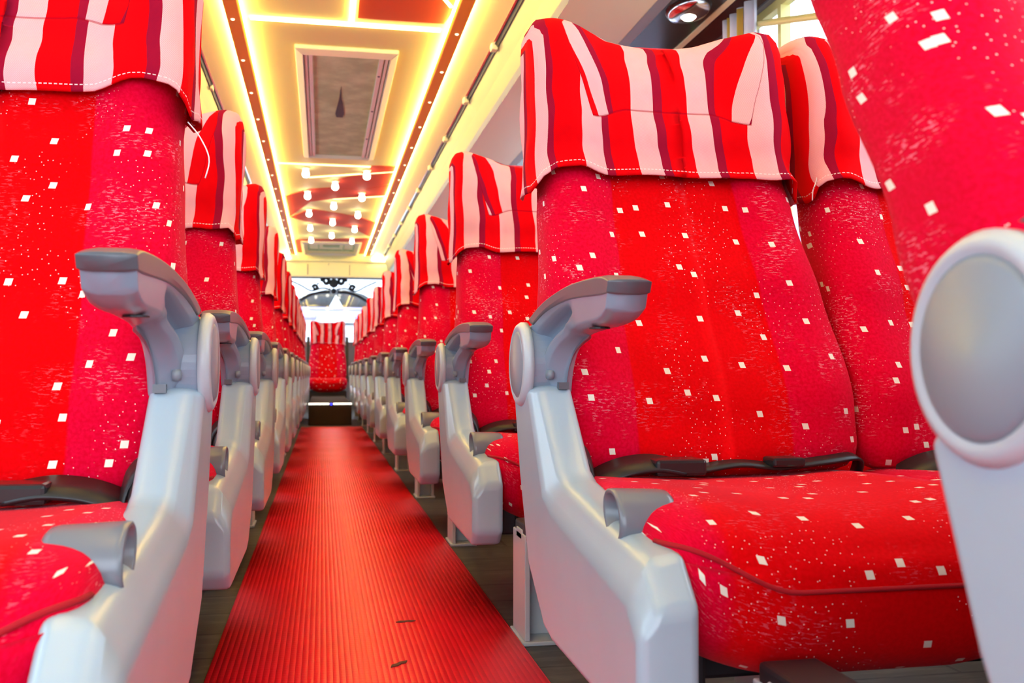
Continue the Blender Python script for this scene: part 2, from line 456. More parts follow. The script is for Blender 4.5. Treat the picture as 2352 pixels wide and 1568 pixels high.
# lengthwise light strips, orange trims, studs
for sg, side in ((-1, 'left'), (1, 'right')):
    x = lambda d: XC + sg * d
    a, b = sorted((x(.3525), x(.3575)))
    o = MB().box(a, b, 0, 10.3, 1.6300, 1.6460).build('light_strip', M['led'])
    tag(o, 'long glowing warm strip beside the %s orange ceiling trim' % side, 'light strip', None)
    rr = MB(); prof = [(x(.358), 1.652), (x(.358), 1.632), (x(.366), 1.626), (x(.408), 1.626), (x(.414), 1.632), (x(.414), 1.652)]
    rr.prism([(p, 0, z) for p, z in prof], [(p, 10.3, z) for p, z in prof])
    o = rr.build('ceiling_trim_strip', M['orange'])
    tag(o, 'long %s orange ceiling trim dotted with tiny lights' % side, 'trim strip')
    ca, cb_ = sorted((x(.4145), x(.4175)))
    o2 = MB().box(ca, cb_, .0, 10.25, 1.634, 1.648).build('cove_light', M['led'])
    tag(o2, 'thin warm cove light behind the %s orange trim, facing the rack' % side, 'light strip')
    for k in range(20):
        y = 2.1 + .452 * k if k else 2.1
        if y > 10.1: break
        st = MB().lathe([(.0, -.004), (.005, -.003), (.007, 0.0)], c=(x(.392), y, 1.6258), n=10).build('stud_light', M['stud'], o, smooth=True)
    # cove panel and luggage rack
    rk = empty('luggage_rack', (x(.54), 0, 1.45))
    tag(rk, '%s overhead luggage rack with glowing inner face and grey nose' % side, 'luggage rack')
    def part(prof, name, mat, y0=Y0, y1=10.25, bev=0.0):
        px = rk.location.x
        m_ = MB().prism([(x(p) - px, y0, z - 1.45) for p, z in prof], [(x(p) - px, y1, z - 1.45) for p, z in prof])
        return m_.build(name, mat, rk, bevel=bev)
    part([(.416, 1.655), (.535, 1.612), (.535, 1.625), (.416, 1.668)], 'cove_panel', M['cove'])
    part([(.535, 1.618), (.548, 1.600), (.556, 1.606), (.545, 1.625)], 'edge_rail', M['black'])
    part([(.530, 1.6125), (.536, 1.6085), (.540, 1.6125), (.535, 1.618)], 'edge_lip', M['chrome'])
    part([(.552, 1.604), (.575, 1.535), (.590, 1.470), (.600, 1.452), (.615, 1.452), (.615, 1.62), (.556, 1.62)], 'nose_profile', M['rack'])
    part([(.600, 1.4515), (.84, 1.447), (.84, 1.465), (.615, 1.465)], 'underside_panel', M['cream'])
    part([(.84, 1.446), (.875, 1.444), (.875, 1.465), (.84, 1.465)], 'border_profile', M['rack'])
    wx = (WR - XC) if sg > 0 else (XC - WL)
    part([(.875, 1.452), (1.035, 1.450), (1.035, 1.468), (.875, 1.468)], 'service_panel', M['smoke'])
    part([(1.035, 1.447), (1.052, 1.444), (1.052, 1.466), (1.035, 1.466)], 'panel_edge', M['cream'])
    part([(1.052, 1.455), (wx - .002, 1.445), (wx - .002, 1.47), (1.052, 1.47)], 'wall_return', M['brown'])
    for k in range(14):
        y = 1.35 + .72 * k
        if y > 10: break
        cb = MB().box(x(.532) - .006 - rk.location.x, x(.532) + .018 * sg - rk.location.x, y - .02, y + .02, 1.592 - 1.45, 1.618 - 1.45).build('clip', M['white'], rk, bevel=.003)
# reading lamps on the right service panel
for k, y in enumerate((2.63, 3.5, 4.35, 5.2)):
    t_ = empty('reading_light', (XC + .955, y, 1.4497))
    tag(t_, ['oval chrome reading light at the top edge above the striped headrest', 'oval chrome reading light just above the striped headrest dip', 'oval chrome reading light on the dark panel, fourth back', 'oval chrome reading light on the dark panel, fifth back'][k], 'reading light', 'reading lights under the right rack')
    MB().lathe([(.0, -.022), (.03, -.021), (.052, -.014), (.062, -.0005)], n=28, sq=1.5).build('bezel', M['chrome'], t_, smooth=True)
    MB().lathe([(.0, -.030), (.014, -.029), (.022, -.022), (.022, -.018)], n=20).build('lens', M['ledw'], t_, smooth=True)

# big roof hatch
def hatch(name, x0, x1, y0, y1, label, rails=True):
    h = empty(name, ((x0 + x1) / 2, (y0 + y1) / 2, 1.65)); tag(h, label, 'roof hatch')
    cx, cy = h.location.x, h.location.y; a, b, c, d = x0 - cx, x1 - cx, y0 - cy, y1 - cy; w = .030
    fr = MB()
    o = [(a, c), (b, c), (b, d), (a, d)]; i = [(a + w, c + w * 1.6), (b - w, c + w * 1.6), (b - w, d - w * 1.6), (a + w, d - w * 1.6)]
    for k in range(4):
        p, q, r, s_ = o[k], o[(k + 1) % 4], i[(k + 1) % 4], i[k]
        fr.prism([(p[0], p[1], 0), (q[0], q[1], 0), (r[0], r[1], 0), (s_[0], s_[1], 0)], [(p[0], p[1], -.016), (q[0], q[1], -.016), (r[0], r[1], -.028), (s_[0], s_[1], -.028)])
    fr.build('frame', M['white'], h, bevel=.003)
    MB().box(a + w, b - w, c + w, d - w, -.006, -.001).build('panel', M['hatch'] if rails else M['cream'], h)
    return h, (a + w, b - w, c + w * 1.6, d - w * 1.6)
h1, (a, b, c, d) = hatch('roof_hatch', -.11, .285, 3.74, 5.66, 'large cream framed roof hatch with mottled grey panel in the near ceiling')
for p, q, n_ in ((a + .004, a + .016, 0), (a + .020, a + .036, 0), (b - .040, b - .022, 0), (b - .016, b - .004, 0)):
    MB().box(p, q, c, d, -.018, -.006).build('rail', M['white'], h1, bevel=.002)
for yy in (c + .25, c + .8, c + 1.35):
    MB().lathe([(.0, -.022), (.004, -.021), (.006, -.018)], c=(b - .031, yy, 0), n=10).build('screw', M['dark'], h1)
lf = [(0, .50), (.003, .40), (.006, .32), (.014, .24), (.020, .15), (.024, .07), (.018, .0), (-.012, .0), (-.018, .06), (-.014, .14), (-.008, .24), (-.003, .34)]
MB().prism([(x - .015, .06 - y, -.006) for x, y in lf], [(x - .015, .06 - y, -.009) for x, y in lf]).build('dark_emblem', M['black'], h1)
h2, (a, b, c, d) = hatch('roof_hatch', -.205, .365, 9.36, 10.32, 'small far roof hatch with slotted cover next to the rear fascia', False)
g_ = MB()
g_.box(a + .03, a + .045, c + .05, d - .3, -.02, -.006).box(b - .045, b - .03, c + .05, d - .3, -.02, -.006).box(a + .03, b - .03, d - .33, d - .30, -.02, -.006).box(a + .13, a + .14, c + .05, d - .3, -.02, -.006).box(b - .14, b - .13, c + .05, d - .3, -.02, -.006)
g_.build('grille', M['hatch'], h2)
MB().box(-.08, .08, c + .18, c + .30, -.016, -.006).build('label_plate', M['hatch'], h2)

# ceiling lamps
LP = [(-.105, 6.0 + .76 * k) for k in range(5)] + [(.263, 6.0 + .762 * k) for k in range(5)] + [(.076, 6.382 + .774 * k) for k in range(4)]
first = None
for k, (x, y) in enumerate(LP):
    colm, i = ('left column', k) if k < 5 else (('right column', k - 5) if k < 10 else ('middle column', k - 10))
    if first is None:
        t_ = empty('ceiling_lamp'); first = t_
        MB().lathe([(.026, 0), (.026, -.006), (.020, -.010)], n=18).build('base', M['white'], t_, smooth=True)
        MB().lathe([(.012, -.006), (.017, -.02), (.022, -.038), (.020, -.052), (.010, -.060), (.0, -.061)], n=18).build('lamp_glass', M['ledw'], t_, smooth=True)
    else: t_ = copy_tree(first)
    t_.location = (x, y, 1.6465)
    tag(t_, 'small glowing ceiling lamp, %s of the %s' % (['nearest', 'second', 'third', 'fourth', 'farthest'][i], colm) if not (k > 9 and i == 3) else 'small glowing ceiling lamp, farthest of the middle column', 'ceiling lamp', 'small ceiling lamps')
for x, s_ in ((XC - .50, 'left'), (XC + .52, 'right')):
    MBo = MB().box(x - .09, x + .09, 10.255, 10.29, 1.575, 1.605).build('end_light', M['ledw'], bevel=.006)
    tag(MBo, 'short white glowing light at the %s end of the rear fascia' % s_, 'light')

# rear fascia, wall, step
f_ = MB().box(WL, WR, 10.30, 10.36, 1.40, 1.66)
struct(f_, 'trim_3', M['cream'], bevel=.008)
for n, x in enumerate((-.155, .06, .24)):
    pass
struct(MB().box(-.158, -.150, 10.292, 10.31, 1.42, 1.53).box(.275, .280, 10.292, 10.31, 1.42, 1.53).box(.058, .062, 10.292, 10.31, 1.52, 1.545), 'trim_4', M['rack'])
struct(MB().box(WL, WR, 10.28, 10.32, 1.555, 1.60), 'trim_5', M['cream'], bevel=.012)
struct(MB().box(WL, WR, Y1, Y1 + .06, 0, .74).box(WL, WR, Y1, Y1 + .06, 1.44, 1.72).box(WL, WL + .15, Y1, Y1 + .06, .74, 1.44).box(WR - .15, WR, Y1, Y1 + .06, .74, 1.44), 'wall_rear', M['wall'])
struct(MB().box(WL + .15, WR - .15, Y1 + .02, Y1 + .025, .74, 1.44), 'window_%d' % wi, M['glass'])
st = MB().box(-.10, .225, 7.55, 9.95, 0, .165).build('step', M['step'], bevel=.006)
tag(st, 'brown raised step at the far end of the red runner', 'step')
MB().box(-.10, .055, 7.542, 7.565, .156, .169).build('nosing', M['nose'], st, bevel=.003)
MB().box(.085, .225, 7.542, 7.565, .156, .169).build('nosing', M['nose'], st, bevel=.003)
MB().lathe([(.0, -.006), (.006, -.005), (.008, 0)], axis='y', c=(.07, 7.55, .160), n=12).build('blue_indicator', M['blue'], st)

# scrolled ironwork across the rear window
sc = empty('rear_window_scrollwork', (.12, Y1 - .03, .86)); tag(sc, 'dark scrolled ornament spread across the rear window', 'ornament')
def arc(cx, cz, r, a0, a1, n=18, k=1.0): return [(cx + r * math.cos(R(lerp(a0, a1, i / n))), 0, cz + r * k * math.sin(R(lerp(a0, a1, i / n)))) for i in range(n + 1)]
for sg in (-1, 1):
    MB().tube([(sg * x, 0, z) for x, z in spline([(.03, .46), (.13, .47), (.24, .44), (.36, .50), (.47, .55)], 20)], .009, 6).build('scroll_arm', M['black'], sc)
    MB().tube([(sg * x, 0, z) for x, z in spline([(.04, .43), (.16, .42), (.27, .385), (.36, .33)], 18)], .016, 6).build('scroll_arm', M['black'], sc)
    MB().tube([(sg * (.085 + (.05 - .002 * i) * math.cos(i * .35)), 0, .545 + (.05 - .002 * i) * math.sin(i * .35)) for i in range(22)], .022, 6).build('curl', M['black'], sc)
    MB().tube([(sg * (.20 + (.03 - .001 * i) * math.cos(i * .4)), 0, .475 + (.03 - .001 * i) * math.sin(i * .4)) for i in range(18)], .018, 6).build('curl', M['black'], sc)
    MB().lathe([(.0, -.012), (.012, 0), (.0, .012)], axis='y', c=(sg * .17, 0, .52), n=10).build('bead', M['black'], sc)
MB().lathe([(.0, -.02), (.05, -.008), (.05, .008), (.0, .02)], axis='y', c=(0, 0, .525), n=18, sq=1).build('boss', M['black'], sc)
MB().lathe([(.0, -.02), (.03, -.008), (.03, .008), (.0, .02)], axis='y', c=(0, 0, .44), n=16).build('boss', M['black'], sc)

# a coach parked behind, seen through the rear window
pc = empty('parked_coach', (.2, 15.0, -.9)); tag(pc, 'white coach front parked behind, seen through the rear window', 'coach')
MB().box(-1.2, 1.2, 0, 6, .3, 3.3).build('body', M['vanw'], pc, bevel=.12, seg=4)
ws = [(-.62, 2.30), (.62, 2.30), (.58, 2.40), (.40, 2.50), (.14, 2.56), (-.14, 2.56), (-.40, 2.50), (-.58, 2.40)]
MB().prism([(x, -.03, z) for x, z in ws], [(x, .05, z) for x, z in ws]).build('windscreen', M['vand'], pc)
MB().prism([(-.10, -.06, 2.30), (.10, -.06, 2.30), (0, -.06, 2.48)], [(-.10, .02, 2.30), (.10, .02, 2.30), (0, .02, 2.48)]).build('pointed_badge', M['vanw'], pc)
for sg in (-1, 1):
    MB().box(sg * .42 - .14, sg * .42 + .14, -.05, .03, 2.10, 2.20).build('headlight', M['lilac'], pc, bevel=.04)
MB().box(-.35, .35, -.06, .03, 2.03, 2.055).build('grille_bar', M['vand'], pc, bevel=.01)
MB().box(-.62, .62, -.06, .03, 2.25, 2.29).build('trim_bar', M['lilac'], pc, bevel=.01)
# another coach alongside, a corner shows through the right window
pd = empty('parked_coach', (3.0, 8.0, -.9)); tag(pd, 'lilac coach with blue and green stripes outside the right window', 'coach')
MB().box(0, 2.4, -6.5, 4, .3, 3.28).build('body', M['lilac'], pd, bevel=.05)
MB().box(-.02, .02, -6.4, 3.9, 3.02, 3.10).build('stripe', M['black'], pd)
MB().box(-.02, .02, -6.4, 3.9, 2.93, 3.015).build('stripe', M['bluep'], pd)
MB().box(-.02, .02, -6.4, 3.9, 2.80, 2.925).build('stripe', M['greenp'], pd)
tag(MB().box(-30, 30, -20, 40, -1.0, -.9).build('ground', M['asphalt']), kind='structure')

# curtain tied at the pillar, rods, hammer
cu = empty('curtain', (WR - .05, 2.58, 1.0)); tag(cu, 'white and ochre curtain gathered beside the right window pillar', 'curtain')
def fold_sheet(y0, y1, amp, ph, zt, zb, x0, name, mat, nf):
    mb = MB(); nx = 44; nz = 12; vv = []; ff = []
    for j in range(nz + 1):
        t = j / nz; z = lerp(zt, zb, t)
        pinch = 1 - .25 * t
        for i in range(nx + 1):
            u = i / nx; y = lerp(y0, y1, u); y = (y0 + y1) / 2 + (y - (y0 + y1) / 2) * pinch
            vv.append((x0 + amp * math.sin(u * nf * 2 * math.pi + ph), y, z))
    for j in range(nz):
        for i in range(nx): q = j * (nx + 1) + i; ff.append((q, q + 1, q + nx + 2, q + nx + 1))
    mb.add(vv, ff); o = mb.build(name, mat, cu, smooth=True); s_ = o.modifiers.new('s', 'SOLIDIFY'); s_.thickness = .002; return o
fold_sheet(-.10, .10, .012, 0, .44, -.25, 0, 'curtain_cloth', M['curtain'], 4)
fold_sheet(-.045, -.02, .006, 1, .43, -.24, -.014, 'ochre_band', M['ochre'], 1)
fold_sheet(.03, .05, .006, 1, .43, -.24, -.014, 'ochre_band', M['ochre'], 1)
rod = MB().tube([(WR - .03, 2.70, 1.432), (WR - .03, 2.05, 1.24), (WR - .03, 1.6, 1.11)], .009, 10).build('slanting_bar', M['yellow'])  # thin pale yellow bar slanting across the window
tag(rod, 'pale yellow slanting bar across the top of the right window', 'blind rail')
hm = empty('emergency_hammer', (WR - .014, 2.95, 1.39)); tag(hm, 'red emergency hammer holder with green dot on the brown pillar', 'emergency hammer')
MB().box(-.012, 0, -.03, .03, -.02, .012).build('holder', M['redp'], hm, bevel=.003)
MB().lathe([(.0, -.010), (.008, -.006), (.008, 0)], axis='x', c=(-.012, .035, -.004), n=12).build('indicator', M['green'], hm)

# ------------------------------------------------------------------ seats (built facing -Y, x outward from aisle)
N_ = 88
BK = dict(w=[(.28, .390), (.42, .388), (.60, .352), (.68, .338), (.78, .352), (.84, .352), (.90, .335)],
          yf=[(.28, -.105), (.36, -.085), (.50, -.018), (.62, .04), (.70, .075), (.78, .098), (.86, .125), (.90, .15)],
          th=[(.28, .10), (.6, .10), (.72, .10), (.84, .085), (.90, .06)])
ZT = .865
def _even():     # angles that space the points evenly round the ring
    n = 2000; P = []
    for i in range(n + 1):
        t = 2 * math.pi * i / n + math.pi / 2; c_, s_ = math.cos(t), math.sin(t)
        P.append((t, math.copysign(abs(c_) ** .42, c_) * .19, math.copysign(abs(s_) ** .5, s_) * .055))
    L = [0.]
    for a, b in zip(P, P[1:]): L.append(L[-1] + math.hypot(a[1] - b[1], a[2] - b[2]))
    out = []; j = 0
    for k in range(N_):
        while L[j] < L[-1] * k / N_: j += 1
        out.append(P[j][0])
    return out
RT = _even()
def back_ring(z, off, xc, k=1.0, zlift=True, hem=0.0):
    """one horizontal ring of the back at height z; k<1 shrinks for the caps; returns pts, x fractions"""
    w = interp(BK['w'], z) + 2 * off; yf = interp(BK['yf'], z) - off; th = interp(BK['th'], z) + 2 * off
    pts = []; fx = []
    for i in range(N_):
        t = RT[i]
        c_, s_ = math.cos(t), math.sin(t)
        e = .42
        X = math.copysign(abs(c_) ** e, c_); Yn = math.copysign(abs(s_) ** .5, s_)
        ax = abs(X)
        bol = .026 * sstep(ax, .40, .82) * sstep(z, .26, .40) + .016 * sstep(ax, .35, .95) * sstep(z, .66, .80)
        groove = -.005 * math.exp(-((ax - .50) / .025) ** 2)
        head = .020 * sstep(z, .66, .74) * (1 - sstep(z, .80, .90))
        front = max(0., -Yn)
        y = yf + th / 2 + Yn * th / 2 * k - front * (bol + groove + head * .6) * k
        zz = z
        kx = 1 - (1 - k) * .55
        if z > .70: zz += ((ax * kx) ** 2 * .044 - .004) * sstep(z, .70, ZT)
        x = xc + X * w / 2 * (1 - (1 - k) * .55)
        pts.append((x, y, zz)); fx.append(X)
    return pts, fx

def arclen(pts):
    L = [0.0]
    for a, b in zip(pts, pts[1:] + pts[:1]): L.append(L[-1] + (Vector(a) - Vector(b)).length)
    h = L[len(pts) // 2]
    return [l - h for l in L]

def make_back(xc, mirror, parent):
    zs = [(.275, .35), (.278, .65), (.286, .86), (.30, .97)] + [(.30 + (.82 - .30) * i / 40, 1.0) for i in range(1, 41)] + [(.835, .98), (.848, .92), (.858, .78), (.863, .55), (.865, .25)]
    rings = []; uv = []; zn = []
    for z, k in zs:
        p, fx = back_ring(z, 0.0, xc, k); rings.append(p)
        uv.append([(l, z + sum((1 - kk) * .02 for zz, kk in zs if zz >= .82 and zz <= z)) for l in arclen(p)]); zn.append([(f, z) for f in fx])
    return grid_obj('backrest', M['fabric'], rings, uv, zn, parent, mirror)

def make_cover(xc, mirror, parent, seed, H0=.655, tilt=.010):
    rn = random.Random(seed); ph = [rn.uniform(0, 6.28) for _ in range(8)]; hz = rn.uniform(-.012, .012)
    rings = []; uv = []; zn = []; n = 30
    zl = [(lerp(H0, .82, i / n), 1.0) for i in range(n + 1)] + [(.837, .98), (.851, .93), (.862, .80), (.868, .57), (.871, .28), (.8715, .08)]
    acc = 0.0
    for j, (z, k) in enumerate(zl):
        t = min(1, j / n)
        p, fx = back_ring(z, .006 + .010 * (1 - t) ** 2, xc, k)
        q = []
        for i, (x, y, zz) in enumerate(p):
            a = RT[i] - math.pi / 2
            wv = (.004 * math.sin(5 * a + ph[0]) + .003 * math.sin(11 * a + ph[1])) * (1 - t)
            wr = .0022 * math.sin(7 * a + ph[2] + z * 40) * (1 - .5 * t) + .0015 * math.sin(13 * a + ph[3] - z * 60)
            cx_, cy_ = x - xc, y - (interp(BK['yf'], z) + .05)
            L = math.hypot(cx_, cy_) + 1e-6
            tent = (1 - t) ** 2 * .006 * math.sin(3 * a + ph[4])
            drop = ((1 - t) ** 1.5) * (hz - tilt * fx[i] + .018 * math.sin(a + ph[5]) * .3 + wv - .022 * sstep(abs(fx[i]), .86, 1.0))
            q.append((x + cx_ / L * (wr + tent), y + cy_ / L * (wr + tent), zz + drop))
        if j > n: acc += .022 * (1.15 - k)
        rings.append(q); yy = (z - H0) + acc
        uv.append([(l if k > .9 else l * (.4 + .6 * k), yy) for l in arclen(q)]) ; zn.append([(f, yy) for f in fx])
    # map across by x position rather than arc so stripes run straight over the crown
    for j in range(len(rings)):
        row = []
        for i in range(N_ + 1):
            x, y, z = rings[j][i % N_]; side = abs(zn[j][i % N_][0])
            front = i % N_
            a = uv[j][i][0]
            row.append(((x - xc) + math.copysign(max(0., abs(a) - .19) if j <= n else 0.0, a) * .8 if True else a, uv[j][i][1]))
        uv[j] = row
    o = grid_obj('headrest_cover', M['cover'], rings, uv, zn, parent, mirror, cap=False)
    s_ = o.modifiers.new('s', 'SOLIDIFY'); s_.thickness = .0018; s_.offset = 1
    return o

def make_cushion(xc, mirror, parent):
    prof = spline([(-.03, .215), (-.20, .175), (-.36, .146), (-.415, .146), (-.452, .170), (-.464, .215), (-.456, .250), (-.428, .277), (-.36, .291), (-.22, .288), (-.09, .282), (-.045, .275), (-.028, .245), (-.03, .215)], 46)[:-1]
    w = .390; nx = 46; rings = []; uv = []; zn = []
    cy_, cz_ = -.24, .235
    for j in range(nx + 1):
        t = -1 + 2 * j / nx; t = math.copysign(1 - (1 - abs(t)) ** 1.6, t)
        a = abs(t); x = xc + t * w / 2
        fz = (1 - a ** 7) ** .33 if a < 1 else 0.0
        fy = (1 - a ** 14) ** .25 if a < 1 else 0.0
        r = []
        for (y, z) in prof:
            zz = cz_ + (z - cz_) * (.12 + .88 * fz); yy = cy_ + (y - cy_) * (.55 + .45 * fy)
            if z > .25: zz += .014 * a * a - .006
            if z < .23 and y < -.3: zz += .022 * sstep(a, .35, 1.0)
            # shallow waist behind the front corners
            r.append((x, yy, zz))
        rings.append(r)
        L = [0.0]
        for p, q in zip(r, r[1:] + r[:1]): L.append(L[-1] + math.hypot(p[1] - q[1], p[2] - q[2]))
        uv.append([(x + math.copysign((1 - fz) * .075, t) + .3, l + 1.7) for l in L]); zn.append([(.35 + .2 * a, l) for l in L])
    c = grid_obj('cushion', M['fabric'], rings, uv, zn, parent, mirror)
    pts = []
    for j in range(2, nx - 1):
        t = -1 + 2 * j / nx; t = math.copysign(1 - (1 - abs(t)) ** 1.6, t)
        zt = .226 + .036 * sstep(abs(t), .45, .96)
        fr_ = [q for q in rings[j] if q[1] < -.34]
        b = min(fr_, key=lambda q: abs(q[2] - zt) + (0 if q[1] < -.40 else .01))
        hi = [q for q in fr_ if q[2] >= zt]; lo = [q for q in fr_ if q[2] < zt and q[1] < -.38]
        if hi and lo:
            a = min(hi, key=lambda q: q[2] - zt + (0 if q[1] < -.38 else .02)); c_ = max(lo, key=lambda q: q[2]); k = (zt - c_[2]) / max(1e-6, a[2] - c_[2])
            b = (b[0], lerp(c_[1], a[1], k), zt)
        pts.append((b[0], b[1] - .0006, b[2]))
    MB().tube(pts, .0022, 6).build('piping', M['redpipe'], c, mirror=mirror, smooth=True)
    return c
M['redpipe'] = plain('crimson_piping', (.40, .0, .008), .9)

def make_seat(mirror, gap, seed):
    root = empty('double_coach_seat')
    mr = dict(mirror=mirror)
    # --- aisle side panel
    O = [(-.002, .372), (-.035, .28), (-.085, .18), (-.165, .128), (-.20, .122), (-.460, .122), (-.484, .145), (-.484, .200), (-.455, .226), (-.20, .260), (-.165, .273), (-.088, .383), (-.04, .383)]
    I = [(-.002, .372), (-.035, .28), (-.085, .18), (-.165, .128), (-.20, .122), (-.460, .122), (-.484, .145), (-.484, .224), (-.452, .258), (-.205, .290), (-.180, .300), (-.094, .386), (-.04, .386)]
    MD = [(lerp(a[0], b[0], .85), lerp(a[1], b[1], .85)) for a, b in zip(O, I)]
    pm = MB(); n = len(O)
    vs_ = [(0.0, y, z) for y, z in O] + [(.017, y, z) for y, z in MD] + [(.050, y, z) for y, z in I]
    fs_ = [tuple(range(n))[::-1], tuple(range(2 * n, 3 * n))] + [(r_ * n + i, r_ * n + (i + 1) % n, (r_ + 1) * n + (i + 1) % n, (r_ + 1) * n + i) for r_ in (0, 1) for i in range(n)]
    pm.add(vs_, fs_); pm.build('side_panel', M['shell'], root, bevel=.013, seg=5, **mr)
    # --- armrest
    top = spline([(-.010, .378), (-.004, .402), (-.010, .426), (-.028, .444), (-.06, .460), (-.12, .476), (-.19, .485), (-.25, .488), (-.33, .486), (-.364, .480)], 60)
    bot = spline([(-.098, .378), (-.104, .392), (-.113, .406), (-.130, .421), (-.155, .431), (-.19, .438), (-.23, .441), (-.275, .443), (-.325, .445), (-.352, .456)], 60)
    def section(i, x0, x1, q0, q1, grooves=True, push=0.0):
        t0, b0 = top[i], bot[i]; s = i / 60; out = []
        nq = 30
        def P(q, x): return (x, lerp(b0[0], t0[0], q), lerp(b0[1], t0[1], q))
        for side in (0, 1):
            q0 = lerp(.80, .56, sstep(s, .45, .97)) if q1 > 1 else q0
            for k in range(nq + 1):
                q = lerp(q0, q1, k / nq) if side == 0 else lerp(q1, q0, k / nq)
                qe = (q - q0) / (q1 - q0)
                rnd = .010 * (max(0, .14 - qe) / .14) ** 2 + .010 * (max(0, qe - .86) / .14) ** 2
                g = 0.0
                if grooves and side == 0:
                    fade = sstep(s, .14, .26) * (1 - sstep(s, .60, .72))
                    g = fade * .014 * (sstep(q, .36, .44) * (1 - sstep(q, .58, .70)))
                d = rnd + g
                if side == 0:
                    d += .012 * sstep(s, .15, .8) + .030 * max(0., 1 - q / .85) * (1 - sstep(s, .50, .74)) - .006 * sstep(s, .05, .12) * (1 - sstep(s, .58, .70)) * sstep(q, .08, .14) * (1 - sstep(q, .28, .34))
                out.append(P(q, x0 + d) if side == 0 else P(q, x1 - d))
        return out
    def loft(i0, i1, *a, **k):
        mb = MB(); vs2 = []; n2 = None
        for i in range(i0, i1 + 1):
            r_ = section(i, *a, **k)
            n2 = len(r_); vs2 += r_
        f2 = []
        m2 = i1 - i0
        for i in range(m2):
            for kk in range(n2): f2.append((i * n2 + kk, i * n2 + (kk + 1) % n2, (i + 1) * n2 + (kk + 1) % n2, (i + 1) * n2 + kk))
        f2 += [tuple(range(n2))[::-1], tuple(m2 * n2 + kk for kk in range(n2))]
        return mb.add(vs2, f2)
    arm = loft(0, 59, .003, .052, 0.0, .985).build('armrest', M['arm'], root, smooth=True, **mr)
    arm['label'] = 'grey curved armrest pointing forward'
    loft(27, 60, .0015, .0535, .56, 1.07, grooves=False).build('arm_pad', M['pad'], arm, smooth=True, bevel=0, **mr)
    MB().lathe([(.050, .006), (.050, .000), (.047, -.004), (.042, -.006), (.039, -.0035)], axis='x', c=(0, -.047, .410), n=48).build('pivot_ring', M['rim'], arm, smooth=True, **mr)
    MB().lathe([(.0395, .004), (.0395, -.004), (.036, -.0062), (.0, -.0075)], axis='x', c=(0, -.047, .410), n=48).build('pivot_cap', M['cap'], arm, smooth=True, **mr)
    MB().lathe([(.044, .050), (.046, .046), (.046, .004)], axis='x', c=(0, -.047, .410), n=40).build('hub', M['arm'], arm, smooth=False, bevel=.003, **mr)
    MB().lathe([(.0, -.004), (.007, -.003), (.009, 0), (.009, .004)], axis='x', c=(.024, -.092, .398), n=16, sq=.7).build('release_button', M['cap'], arm, smooth=True, **mr)
    MB().box(.033, .045, -.1035, -.09, .381, .389).build('hinge_slot', M['pad'], arm, **mr)
    MB().lathe([(.010, 0), (.010, .0015), (0, .0015)], c=(.027, -.29, .4415), n=14, sq=1.0).build('screw_recess', M['dark'], arm, **mr)
    # --- recline handle: hollow D tube
    hb = MB(); nn = 28; rows = []
    for x, r_, rz in ((.070, .021, .017), (.067, .0235, .020), (.062, .0245, .021), (.022, .0260, .0225), (.017, .0255, .022), (.016, .0235, .020), (.0175, .0215, .018), (.050, .0190, .0150)):
        rows.append([(x, -.362 + math.copysign(abs(math.cos(2 * math.pi * k / nn)) ** .8, math.cos(2 * math.pi * k / nn)) * r_ + .006 * math.sin(2 * math.pi * k / nn), .276 + math.sin(2 * math.pi * k / nn) * rz) for k in range(nn)])
    vv = [p for r_ in rows for p in r_]; ff = []
    for i in range(len(rows) - 1):
        for k in range(nn): ff.append((i * nn + k, i * nn + (k + 1) % nn, (i + 1) * nn + (k + 1) % nn, (i + 1) * nn + k))
    ff += [tuple(range(nn))[::-1], tuple((len(rows) - 1) * nn + k for k in range(nn))]
    hd = hb.add(vv, ff).build('recline_lever', M['lever'], root, smooth=True, **mr)
    hd['label'] = 'dark grey hollow recline lever'
    MB().box(.046, .058, -.370, -.352, .245, .262).build('lever_stem', M['chrome'], hd, **mr)
    # --- two seats
    for s_i, xc in enumerate((gap + .19, gap + .19 + .388)):
        b_ = make_back(xc, mirror, root)
        make_cover(xc, mirror, root, seed + s_i)
        make_cushion(xc, mirror, root)
        # belts: webbing hump, buckle, thin strap
        xs_ = xc - .17
        bl = MB().strip(spline([(xs_ - .005, -.10, .225), (xs_ + .005, -.118, .270), (xs_ + .035, -.128, .291), (xs_ + .075, -.130, .298), (xs_ + .11, -.128, .293)], 24), [.030] * 8 + [.046] * 17, .004, (0, .95, .3)).build('seat_belt', M['belt'], root, smooth=True, **mr)
        MB().box(xs_ + .075, xs_ + .135, -.150, -.108, .284, .303).build('buckle', M['buckle'], bl, bevel=.004, **mr)
        b2 = MB().strip(spline([(xs_ + .14, -.112, .288), (xs_ + .19, -.108, .294), (xs_ + .24, -.110, .290), (xs_ + .30, -.112, .296), (xs_ + .345, -.105, .298), (xs_ + .355, -.08, .27)], 24), .022, .003, (0, .95, .25)).build('seat_belt', M['belt'], root, smooth=True, **mr)
        MB().box(xs_ + .225, xs_ + .265, -.13, -.098, .290, .301).build('tongue', M['buckle'], b2, bevel=.003, **mr)
    # crumpled belt end by the panel
    MB().strip(spline([(.052, -.14, .25), (.056, -.15, .285), (.048, -.135, .315), (.062, -.13, .300), (.066, -.145, .26), (.060, -.16, .245)], 24), .030, .002, (.2, .9, .5)).build('belt_end', M['belt'], root, smooth=True, **mr)
    # --- frame and legs
    MB().box(gap + .01, gap + .77, -.36, -.03, .128, .165).box(.064, .115, -.06, .21 if mirror else .31, .15, .175).box(gap + .0, gap + .05, -.40, -.08, .128, .20).build('base_frame', M['dark'], root, bevel=.004, **mr)
